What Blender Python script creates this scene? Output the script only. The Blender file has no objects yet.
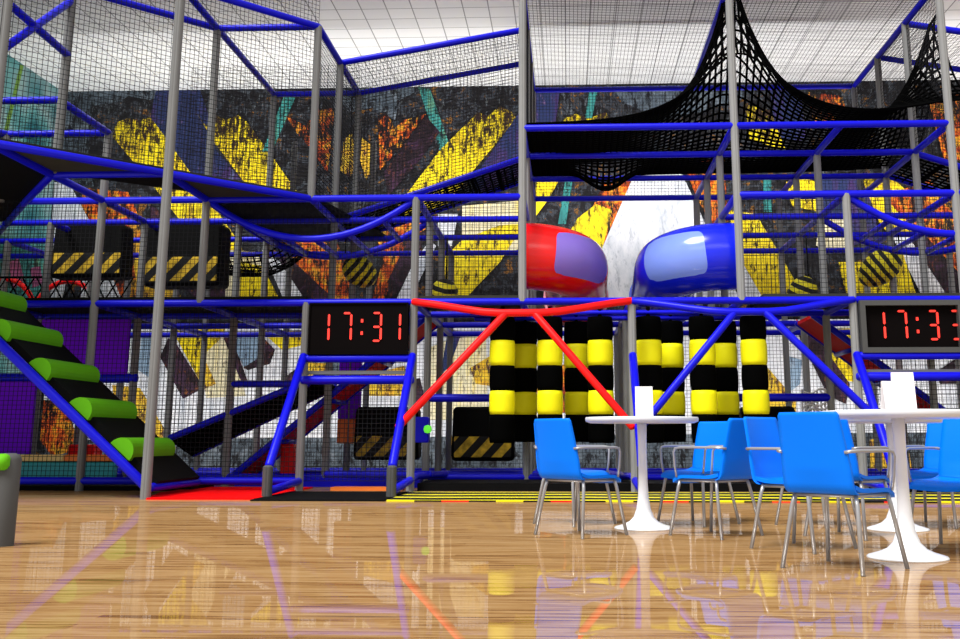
import bpy, math, random
from mathutils import Vector, Matrix, Euler
random.seed(7)
C = bpy.context.scene.collection
PI = math.pi
# ------------------------------------------------------------------ camera frame and the play-frame grid
F_PX, PITCH, YAW, CX, CY = 1039.3017, .2001, -.0399, 526.363, 226.8757
X0, Y0, H, M = -1.4156, 9.4884, .4714, 1.5         # grid origin, eye height, metres per bay
L1, L2, L3, L4, L5 = 1.697, 2.685, 3.355, 4.411, 4.762   # levels, in bays


def G(c, r, z):
    """grid column, row (depth), height in bays -> metres"""
    return Vector(((X0 + c) * M, (Y0 + r) * M, z * M))


def on_row(u, v, r):
    """point of the plane at depth row r seen at photo pixel u, v (grid units)"""
    a = (u - CX) / F_PX; b = -(v - CY) / F_PX
    y = math.cos(PITCH) - math.sin(PITCH) * b
    Z = math.sin(PITCH) + math.cos(PITCH) * b
    X = math.cos(YAW) * a + math.sin(YAW) * y
    Y = -math.sin(YAW) * a + math.cos(YAW) * y
    t = (Y0 + r) / Y
    return X * t - X0, Z * t + H


# ------------------------------------------------------------------ materials
def new_mat(name):
    m = bpy.data.materials.new(name); m.use_nodes = True
    nt = m.node_tree
    return m, nt, nt.nodes['Principled BSDF'], nt.nodes, nt.links


def plain(name, col, rough=.5, metal=0., spec=.5, var=.08, scale=8., bump=0.):
    m, nt, b, N, L = new_mat(name)
    tc = N.new('ShaderNodeTexCoord'); no = N.new('ShaderNodeTexNoise')
    no.inputs['Scale'].default_value = scale; no.inputs['Detail'].default_value = 4
    L.new(tc.outputs['Object'], no.inputs['Vector'])
    mx = N.new('ShaderNodeMix'); mx.data_type = 'RGBA'
    mx.inputs[6].default_value = (*[max(0, c * (1 - var)) for c in col], 1)
    mx.inputs[7].default_value = (*[min(1, c * (1 + var)) for c in col], 1)
    L.new(no.outputs['Fac'], mx.inputs[0]); L.new(mx.outputs[2], b.inputs['Base Color'])
    b.inputs['Roughness'].default_value = rough; b.inputs['Metallic'].default_value = metal
    b.inputs['Specular IOR Level'].default_value = spec
    if bump:
        bp = N.new('ShaderNodeBump'); bp.inputs['Strength'].default_value = bump
        bp.inputs['Distance'].default_value = .01
        L.new(no.outputs['Fac'], bp.inputs['Height']); L.new(bp.outputs['Normal'], b.inputs['Normal'])
    return m


def grunge(name, stops, scale=2., detail=9., rough=.6, stretch=(1, 1, 1), speck=None, speck_amt=.5, lac=2.2, dist=.6, top_wear=0.):
    """printed mural paint: a colour ramp over distorted noise plus fine specks"""
    m, nt, b, N, L = new_mat(name)
    tc = N.new('ShaderNodeTexCoord'); mp = N.new('ShaderNodeMapping')
    mp.inputs['Scale'].default_value = stretch
    L.new(tc.outputs['Object'], mp.inputs['Vector'])
    no = N.new('ShaderNodeTexNoise'); no.inputs['Scale'].default_value = scale
    no.inputs['Detail'].default_value = detail; no.inputs['Roughness'].default_value = .72
    no.inputs['Lacunarity'].default_value = lac; no.inputs['Distortion'].default_value = dist
    L.new(mp.outputs['Vector'], no.inputs['Vector'])
    rp = N.new('ShaderNodeValToRGB')
    el = rp.color_ramp.elements
    while len(el) < len(stops): el.new(.5)
    for e, (p, c) in zip(el, stops): e.position = p; e.color = (*c, 1)
    L.new(no.outputs['Fac'], rp.inputs['Fac'])
    out = rp.outputs['Color']
    if speck:
        m2 = N.new('ShaderNodeMapping'); m2.inputs['Scale'].default_value = (2.2, 1, .8)
        L.new(tc.outputs['Object'], m2.inputs['Vector'])
        n2 = N.new('ShaderNodeTexNoise'); n2.inputs['Scale'].default_value = 4.5
        n2.inputs['Detail'].default_value = 9; n2.inputs['Roughness'].default_value = .78
        L.new(m2.outputs['Vector'], n2.inputs['Vector'])
        sep = N.new('ShaderNodeSeparateXYZ'); L.new(tc.outputs['Object'], sep.inputs[0])
        mr = N.new('ShaderNodeMapRange'); mr.inputs[1].default_value = 6.3; mr.inputs[2].default_value = 7.9
        mr.inputs[3].default_value = 0; mr.inputs[4].default_value = top_wear
        L.new(sep.outputs['Z'], mr.inputs[0])
        ad = N.new('ShaderNodeMath'); ad.operation = 'ADD'; L.new(n2.outputs['Fac'], ad.inputs[0]); L.new(mr.outputs[0], ad.inputs[1])
        r2 = N.new('ShaderNodeValToRGB'); e2 = r2.color_ramp.elements
        e2[0].position = .56 - .10 * speck_amt; e2[0].color = (0, 0, 0, 1)
        e2[1].position = .64 - .10 * speck_amt; e2[1].color = (1, 1, 1, 1)
        L.new(ad.outputs[0], r2.inputs['Fac'])
        mx = N.new('ShaderNodeMix'); mx.data_type = 'RGBA'
        L.new(r2.outputs['Color'], mx.inputs[0]); L.new(out, mx.inputs[6])
        mx.inputs[7].default_value = (*speck, 1); out = mx.outputs[2]
    L.new(out, b.inputs['Base Color']); b.inputs['Roughness'].default_value = rough
    b.inputs['Specular IOR Level'].default_value = .2
    return m


BLUE = plain('blue_padding', (.004, .004, .58), .35, var=.04, spec=.18)
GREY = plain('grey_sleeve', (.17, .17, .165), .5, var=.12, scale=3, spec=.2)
GREYL = plain('grey_sleeve_lit', (.24, .24, .235), .45, var=.1, scale=3, spec=.25)  # lit copy of the sleeve grey: brighter light on right-hand posts put into colour
RED = plain('red_padding', (.86, .008, .008), .4, var=.04, spec=.15)
NETM = plain('net_cord', (.016, .016, .018), .8, var=.2, spec=.05)
ROPE = plain('black_rope', (.0015, .0015, .0015), .9, var=.2, spec=.01)
BLACK = plain('black_foam', (.003, .003, .003), .7, spec=.06, var=.2)
BAGBLK = plain('black_vinyl', (.001, .001, .001), .85, spec=.015)
BAGYEL = plain('yellow_vinyl', (.95, .88, .004), .55, spec=.2, var=.03)
DECKM = plain('deck_underside', (.035, .035, .028), .8, var=.2, spec=.05)
GREEN = plain('green_foam', (.10, .38, .006), .6, var=.05, spec=.1)
PURPLE = plain('purple_vinyl', (.16, .003, .72), .6, var=.06, spec=.08)
TEAL = plain('teal_vinyl', (.015, .36, .40), .5, var=.08)
ORANGE = plain('orange_vinyl', (.9, .20, .012), .5, var=.06)
CREAM = plain('cream_vinyl', (.9, .62, .22), .5, var=.06)
DKRED = plain('dark_red_panel', (.80, .008, .008), .6, var=.12, spec=.05)
REDMAT = plain('red_mat', (.9, .004, .004), .8, var=.03, spec=.03)
WHITEP = plain('white_enamel', (.80, .80, .80), .25, var=.01)
WHITET = plain('white_laminate', (.62, .62, .63), .3, var=.02)
CARD = plain('white_card', (.85, .80, .79), .6, var=.01)
CHROME = plain('brushed_steel', (.36, .36, .365), .35, metal=.55, var=.05)
SHELL = plain('blue_plastic', (.0, .155, .78), .4, var=.02, spec=.1)
TUBER = plain('red_slide_plastic', (.85, .006, .006), .22, var=.02)
TUBEB = plain('blue_slide_plastic', (.006, .016, .70), .2, var=.02)
FLNG = plain('pale_pink_flange', (.75, .35, .4), .4, var=.04)
FLNGB = plain('pale_blue_flange', (.12, .18, .75), .3, var=.04)
PANE = plain('tinted_pane', (.20, .22, .85), .12, var=.03)
PANEB = plain('pale_tinted_pane', (.28, .42, .95), .1, var=.03)
for _p in (PANE, PANEB): _p.node_tree.nodes['Principled BSDF'].inputs['Alpha'].default_value = .68
CLKB = plain('black_clock_case', (.003, .002, .002), .6, spec=.03)
CLKG = plain('grey_clock_case', (.05, .05, .048), .5)
SOCK = plain('socket_steel', (.065, .065, .063), .55, var=.1, spec=.2)
WHITE_CURTAIN = plain('white_rope', (.7, .7, .7), .7)


def emissive(name, col, s):
    m, nt, b, N, L = new_mat(name)
    b.inputs['Base Color'].default_value = (*[c * .3 for c in col], 1)
    b.inputs['Emission Color'].default_value = (*col, 1); b.inputs['Emission Strength'].default_value = s
    return m


LED = emissive('red_led', (1., .035, .02), 1.6)
LEDG = emissive('green_led', (.15, .9, .05), .8)


def stripe_mat(name, a, b_, scale, angle, duty=.5, noise=.0, soft=.02, coord='Object', axis='X', roll=(0, 0, 0), dist=0.):
    m, nt, b, N, L = new_mat(name)
    tc = N.new('ShaderNodeTexCoord'); mp = N.new('ShaderNodeMapping')
    mp.inputs['Rotation'].default_value = roll if any(roll) else (0, angle, 0)
    L.new(tc.outputs[coord], mp.inputs['Vector'])
    w = N.new('ShaderNodeTexWave'); w.wave_type = 'BANDS'; w.bands_direction = axis
    w.inputs['Scale'].default_value = scale; w.inputs['Distortion'].default_value = dist
    w.inputs['Detail'].default_value = 1
    L.new(mp.outputs['Vector'], w.inputs['Vector'])
    rp = N.new('ShaderNodeValToRGB'); e = rp.color_ramp.elements
    e[0].position = duty - soft; e[0].color = (*a, 1); e[1].position = duty + soft; e[1].color = (*b_, 1)
    L.new(w.outputs['Fac'], rp.inputs['Fac'])
    out = rp.outputs['Color']
    if noise:
        no = N.new('ShaderNodeTexNoise'); no.inputs['Scale'].default_value = 9; no.inputs['Detail'].default_value = 6
        L.new(tc.outputs['Object'], no.inputs['Vector'])
        r2 = N.new('ShaderNodeValToRGB'); r2.color_ramp.elements[0].position = .3; r2.color_ramp.elements[1].position = .65
        r2.color_ramp.elements[0].color = (1 - noise,) * 3 + (1,)
        L.new(no.outputs['Fac'], r2.inputs['Fac'])
        mx = N.new('ShaderNodeMix'); mx.data_type = 'RGBA'; mx.blend_type = 'MULTIPLY'; mx.inputs[0].default_value = 1
        L.new(out, mx.inputs[6]); L.new(r2.outputs['Color'], mx.inputs[7]); out = mx.outputs[2]
    L.new(out, b.inputs['Base Color']); b.inputs['Roughness'].default_value = .55
    b.inputs['Specular IOR Level'].default_value = .2
    return m


HAZ = stripe_mat('hazard_stripes', (.006, .006, .006), (.72, .46, .03), 1.3, -.75, .5, .7)
BEE = stripe_mat('bee_stripes', (.008, .008, .006), (.80, .70, .02), 2.3, 0, .5, 0, axis='Z', dist=1.6)
MATYEL = plain('yellow_edging', (.75, .62, .01), .7, spec=.05)
MATSTR = stripe_mat('yellow_black_mat', (.006, .006, .006), (.80, .70, .02), .5, 0, .74, 0, axis='Y', dist=2.2, soft=.03)


def floor_mat():
    m, nt, b, N, L = new_mat('polished_wood')
    tc = N.new('ShaderNodeTexCoord')
    br = N.new('ShaderNodeTexBrick'); br.offset = .37
    br.inputs['Scale'].default_value = 1; br.inputs['Brick Width'].default_value = 1.9
    br.inputs['Row Height'].default_value = .11; br.inputs['Mortar Size'].default_value = .0
    br.inputs['Color1'].default_value = (.1, .1, .1, 1); br.inputs['Color2'].default_value = (.9, .9, .9, 1)
    L.new(tc.outputs['Object'], br.inputs['Vector'])
    mp = N.new('ShaderNodeMapping'); mp.inputs['Scale'].default_value = (.9, 14, 1)
    L.new(tc.outputs['Object'], mp.inputs['Vector'])
    no = N.new('ShaderNodeTexNoise'); no.inputs['Scale'].default_value = 1.6; no.inputs['Detail'].default_value = 8
    no.inputs['Roughness'].default_value = .65; no.inputs['Distortion'].default_value = .4
    L.new(mp.outputs['Vector'], no.inputs['Vector'])
    ad = N.new('ShaderNodeMath'); ad.operation = 'MULTIPLY_ADD'; ad.inputs[1].default_value = .14
    L.new(br.outputs['Color'], ad.inputs[0]); L.new(no.outputs['Fac'], ad.inputs[2])
    rp = N.new('ShaderNodeValToRGB'); el = rp.color_ramp.elements
    for _ in range(3): el.new(.5)
    for e, (p, c) in zip(el, [(.34, (.075, .030, .011)), (.45, (.19, .09, .032)), (.56, (.31, .17, .064)), (.66, (.38, .235, .105)), (.80, (.22, .105, .04))]):
        e.position = p; e.color = (*c, 1)
    L.new(ad.outputs[0], rp.inputs['Fac']); L.new(rp.outputs['Color'], b.inputs['Base Color'])
    b.inputs['Roughness'].default_value = .9; b.inputs['Specular IOR Level'].default_value = 0
    gl = N.new('ShaderNodeBsdfGlossy'); gl.inputs['Roughness'].default_value = .012; gl.inputs['Color'].default_value = (1, .97, .93, 1)
    ms = N.new('ShaderNodeMixShader'); ms.inputs[0].default_value = .26
    L.new(b.outputs[0], ms.inputs[1]); L.new(gl.outputs[0], ms.inputs[2]); L.new(ms.outputs[0], N['Material Output'].inputs['Surface'])
    return m


def ceiling_mat():
    m, nt, b, N, L = new_mat('ceiling_tiles')
    tc = N.new('ShaderNodeTexCoord')
    br = N.new('ShaderNodeTexBrick'); br.offset = 0
    br.inputs['Scale'].default_value = 1; br.inputs['Brick Width'].default_value = .46
    br.inputs['Row Height'].default_value = .46; br.inputs['Mortar Size'].default_value = .011
    br.inputs['Mortar Smooth'].default_value = .1
    br.inputs['Color1'].default_value = (.86, .86, .86, 1); br.inputs['Color2'].default_value = (.80, .80, .80, 1)
    br.inputs['Mortar'].default_value = (.30, .30, .30, 1)
    L.new(tc.outputs['Object'], br.inputs['Vector']); L.new(br.outputs['Color'], b.inputs['Base Color'])
    b.inputs['Roughness'].default_value = .7
    return m


# ------------------------------------------------------------------ mesh building
class MB:
    def __init__(s): s.v = []; s.f = []; s.mi = []; s.sm = []

    def add(s, vs, fs, mi=0, smooth=False):
        o = len(s.v); s.v += [Vector(v) for v in vs]
        for f in fs: s.f.append([i + o for i in f]); s.mi.append(mi); s.sm.append(smooth)

    def tube(s, pts, r, n=10, mi=0, caps=True, smooth=True, rs=None, closed=False, dome=False):
        pts = [Vector(p) for p in pts]
        if dome and not closed:
            d0 = (pts[0] - pts[1]).normalized(); d1 = (pts[-1] - pts[-2]).normalized()
            rr = rs or [r] * len(pts)
            pts = [pts[0] + d0 * r * .55, pts[0] + d0 * r * .35] + pts + [pts[-1] + d1 * r * .35, pts[-1] + d1 * r * .55]
            rs = [rr[0] * .45, rr[0] * .85] + rr + [rr[-1] * .85, rr[-1] * .45]
        vs = []; K = len(pts); up = None
        for k, p in enumerate(pts):
            if closed: t = pts[(k + 1) % K] - pts[k - 1]
            else: t = pts[min(k + 1, K - 1)] - pts[max(k - 1, 0)]
            t.normalize()
            if up is None:
                up = Vector((0, 0, 1)) if abs(t.z) < .9 else Vector((0, 1, 0))
            a = t.cross(up)
            if a.length < 1e-6: a = t.cross(Vector((1, 0, 0)))
            a.normalize(); b = a.cross(t).normalized(); up = b
            rad = rs[k] if rs else r
            for i in range(n):
                th = 2 * PI * i / n
                vs.append(p + a * math.cos(th) * rad + b * math.sin(th) * rad)
        fs = []
        for k in range(K if closed else K - 1):
            k2 = (k + 1) % K
            for i in range(n):
                j = (i + 1) % n
                fs.append([k * n + i, k2 * n + i, k2 * n + j, k * n + j][::-1])
        s.add(vs, fs, mi, smooth)
        if caps and not closed:
            s.add(vs[:n], [list(range(n))], mi); s.add(vs[-n:], [list(range(n))[::-1]], mi)

    def post(s, base, top, r, mi=0):
        """padded post with four shallow grooves"""
        n = 24; vs = []
        for p in (base, top):
            for i in range(n):
                th = 2 * PI * i / n + .13
                k = r * (.9 if i % 6 == 0 else 1.)
                vs.append(Vector(p) + Vector((math.cos(th) * k, math.sin(th) * k, 0)))
        s.add(vs, [[i, (i + 1) % n, n + (i + 1) % n, n + i] for i in range(n)], mi, False)
        s.add(vs[:n], [list(range(n))[::-1]], mi)
        dome = [v * 1 for v in vs[n:]]
        c = Vector(top)
        d2 = [c + (v - c) * .6 + Vector((0, 0, r * .35)) for v in dome]
        s.add(dome + d2, [[i, (i + 1) % n, n + (i + 1) % n, n + i] for i in range(n)], mi)
        s.add(d2, [list(range(n))], mi)

    def box(s, c, d, rot=None, mi=0):
        c = Vector(c); hx, hy, hz = [q / 2 for q in d]
        vs = [Vector((x, y, z)) for x in (-hx, hx) for y in (-hy, hy) for z in (-hz, hz)]
        if rot is not None: vs = [rot @ v for v in vs]
        s.add([c + v for v in vs], [(0, 1, 3, 2), (4, 6, 7, 5), (0, 4, 5, 1), (2, 3, 7, 6), (0, 2, 6, 4), (1, 5, 7, 3)], mi)

    def rbox(s, c, d, r, rot=None, mi=0, n=4, axis='y'):
        """box with its four edges along one axis rounded, other rims chamfered"""
        c = Vector(c); ax = 'xyz'.index(axis); o = [i for i in range(3) if i != ax]
        if ax == 1: o = [0, 2]
        ring = []
        for qx, qy, a0 in ((1, 1, 0), (-1, 1, PI / 2), (-1, -1, PI), (1, -1, 1.5 * PI)):
            for k in range(n + 1):
                a = a0 + k * PI / 2 / n
                ring.append((qx * (d[o[0]] / 2 - r) + r * math.cos(a), qy * (d[o[1]] / 2 - r) + r * math.sin(a)))
        ch = min(r * .5, d[ax] * .3); K = len(ring); vs = []
        for dep, sc in ((-d[ax] / 2, ch), (-d[ax] / 2 + ch, 0), (d[ax] / 2 - ch, 0), (d[ax] / 2, ch)):
            for a, b in ring:
                v = [0, 0, 0]; v[ax] = dep
                v[o[0]] = a * (1 - sc / (d[o[0]] / 2)); v[o[1]] = b * (1 - sc / (d[o[1]] / 2))
                vs.append(Vector(v))
        if rot is not None: vs = [rot @ v for v in vs]
        vs = [v + c for v in vs]
        fs = [[l * K + i, l * K + (i + 1) % K, (l + 1) * K + (i + 1) % K, (l + 1) * K + i] for l in range(3) for i in range(K)]
        s.add(vs, fs + [list(range(K))[::-1], list(range(3 * K, 4 * K))], mi)

    def lathe(s, prof, n=32, c=(0, 0, 0), mi=0, smooth=True):
        c = Vector(c); vs = []
        for r, z in prof:
            for i in range(n):
                a = 2 * PI * i / n; vs.append(c + Vector((r * math.cos(a), r * math.sin(a), z)))
        K = len(prof)
        s.add(vs, [[k * n + i, k * n + (i + 1) % n, (k + 1) * n + (i + 1) % n, (k + 1) * n + i] for k in range(K - 1) for i in range(n)], mi, smooth)
        if prof[0][0] > 1e-5: s.add(vs[:n], [list(range(n))[::-1]], mi)
        if prof[-1][0] > 1e-5: s.add(vs[-n:], [list(range(n))], mi)

    def prism(s, poly, off, mi=0):
        """planar polygon extruded by the vector off"""
        poly = [Vector(p) for p in poly]; off = Vector(off); n = len(poly)
        s.add(poly + [p + off for p in poly],
              [list(range(n))[::-1], [n + i for i in range(n)]] + [[i, (i + 1) % n, n + (i + 1) % n, n + i] for i in range(n)], mi)

    def grid(s, fn, nu, nv, mi=0, smooth=True, close_u=False):
        vs = [fn(i / nu, j / nv) for i in range(nu + 1) for j in range(nv + 1)]
        s.add(vs, [[i * (nv + 1) + j, (i + 1) * (nv + 1) + j, (i + 1) * (nv + 1) + j + 1, i * (nv + 1) + j + 1] for i in range(nu) for j in range(nv)], mi, smooth)

    def build(s, name, mats, parent=None, origin=None):
        me = bpy.data.meshes.new(name); o = bpy.data.objects.new(name, me); C.objects.link(o)
        off = Vector((0, 0, 0))
        if parent is not None: off = Vector(parent.get('_at', (0, 0, 0)))
        elif origin is not None: off = Vector(origin); o.location = off
        o['_at'] = tuple(off)
        me.from_pydata([v - off for v in s.v], [], s.f)
        if not isinstance(mats, (list, tuple)): mats = [mats]
        for m in mats: me.materials.append(m)
        for p, mi, sm in zip(me.polygons, s.mi, s.sm): p.material_index = mi; p.use_smooth = sm
        me.update(); me.validate()
        import bmesh
        bm = bmesh.new(); bm.from_mesh(me); bmesh.ops.remove_doubles(bm, verts=bm.verts, dist=1e-5)
        bmesh.ops.recalc_face_normals(bm, faces=bm.faces); bm.to_mesh(me); bm.free()
        if parent is not None: o.parent = parent
        return o


def tag(o, label, cat, group=None, kind=None):
    o['label'] = label
    if cat: o['category'] = cat
    if group: o['group'] = group
    if kind: o['kind'] = kind
    return o


def thing(name, at, label, cat, group=None, rz=0):
    o = bpy.data.objects.new(name, None); C.objects.link(o)
    o.location = Vector(at); o.rotation_euler = (0, 0, rz); o.empty_display_size = .1
    o['_at'] = tuple(Vector(at))
    return tag(o, label, cat, group)


def local_thing(name, label, cat, group=None):
    """prototype built around the origin, moved into place afterwards"""
    return thing(name, (0, 0, 0), label, cat, group)


def dup(root, loc, rz, label, group=None):
    r = root.copy(); C.objects.link(r); r.location = Vector(loc); r.rotation_euler = (0, 0, rz)
    r['label'] = label
    if group: r['group'] = group
    for ch in list(root.children):
        c = ch.copy(); C.objects.link(c); c.parent = r
        for g in list(ch.children):
            d = g.copy(); C.objects.link(d); d.parent = c
    return r


def struct(name, mb, mats):
    o = mb.build(name, mats); o['kind'] = 'structure'; return o


# ------------------------------------------------------------------ setting
RW = 5.0                                        # depth row of the mural wall
XL = (X0 - 6.08) * M                            # left wall
ZC = on_row(480, 86, RW)[1]                     # ceiling height in bays
mb = MB(); mb.box(((XL + 22) / 2 - .0, 7.9, -.05), (22 - XL + 6, 29, .1)); struct('floor', mb, floor_mat())
mb = MB(); mb.box(((XL + 22) / 2, (Y0 + 2.95) * M, ZC * M + .05), (22 - XL, 4.1 * M, .1)); struct('ceiling', mb, ceiling_mat())

# mural wall: a base sheet with the printed shapes as faces of the same mesh
MUR = [
    grunge('mural_dark', [(.36, (.003, .003, .004)), (.50, (.010, .008, .009)), (.55, (.045, .055, .07)), (.585, (.006, .005, .006)), (.625, (.30, .13, .02)), (.66, (.010, .007, .006))], 3.4, speck=(.13, .15, .17), speck_amt=-.25, top_wear=.03),
    grunge('mural_yellow', [(.25, (.05, .03, .01)), (.36, (.50, .33, .01)), (.47, (.80, .60, .008)), (.62, (.88, .70, .01)), (.75, (.45, .20, .02))], 1.8, speck=(.03, .014, .008), speck_amt=.45, stretch=(1, 1, .5), top_wear=.12),
    grunge('mural_fire', [(.30, (.02, .008, .004)), (.42, (.30, .03, .006)), (.50, (.72, .12, .01)), (.58, (.70, .36, .02)), (.70, (.12, .03, .01))], 3.6, speck=(.008, .005, .006), speck_amt=.85, top_wear=.06),
    grunge('mural_navy', [(.30, (.010, .012, .04)), (.48, (.018, .030, .10)), (.58, (.05, .02, .10)), (.70, (.10, .16, .24))], 1.4, stretch=(1, 1, .25), speck=(.20, .10, .22), speck_amt=-.3),
    grunge('mural_white', [(.30, (.24, .28, .34)), (.42, (.55, .57, .61)), (.58, (.72, .72, .74)), (.72, (.34, .36, .41))], 1.3, stretch=(1.6, 1, .5), speck=(.40, .42, .46), speck_amt=.2),
    grunge('mural_teal', [(.35, (.02, .12, .12)), (.55, (.04, .26, .24)), (.7, (.2, .3, .1))], 2., stretch=(1, 1, .3), speck=(.01, .02, .02), speck_amt=.5),
    grunge('mural_plum', [(.35, (.006, .003, .006)), (.50, (.020, .009, .014)), (.57, (.05, .02, .05)), (.62, (.015, .006, .008)), (.66, (.22, .07, .02))], 3.2, speck=(.14, .04, .015), speck_amt=-.1),
    grunge('mural_slate', [(.32, (.04, .055, .07)), (.52, (.09, .115, .14)), (.70, (.20, .23, .26))], 2.2, speck=(.005, .005, .007), speck_amt=.75),
    grunge('mural_cream', [(.3, (.50, .42, .2)), (.5, (.68, .62, .42)), (.7, (.75, .58, .12))], 1.6, stretch=(2, 1, .4), speck=(.16, .12, .08), speck_amt=.1),
    grunge('mural_gold', [(.3, (.25, .10, .01)), (.45, (.62, .34, .02)), (.6, (.72, .50, .03)), (.72, (.35, .12, .03))], 2.2, speck=(.06, .02, .02), speck_amt=.6),
    grunge('mural_steel_blue', [(.3, (.10, .16, .24)), (.55, (.24, .34, .45)), (.75, (.5, .56, .62))], 2., stretch=(1, 1, .4), speck=(.03, .03, .05), speck_amt=.2),
]
DARK, YEL, FIRE, NAVY, WHT, TEA, PLUM, SLATE, CRM, GOLD, STEEL = range(11)
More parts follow.
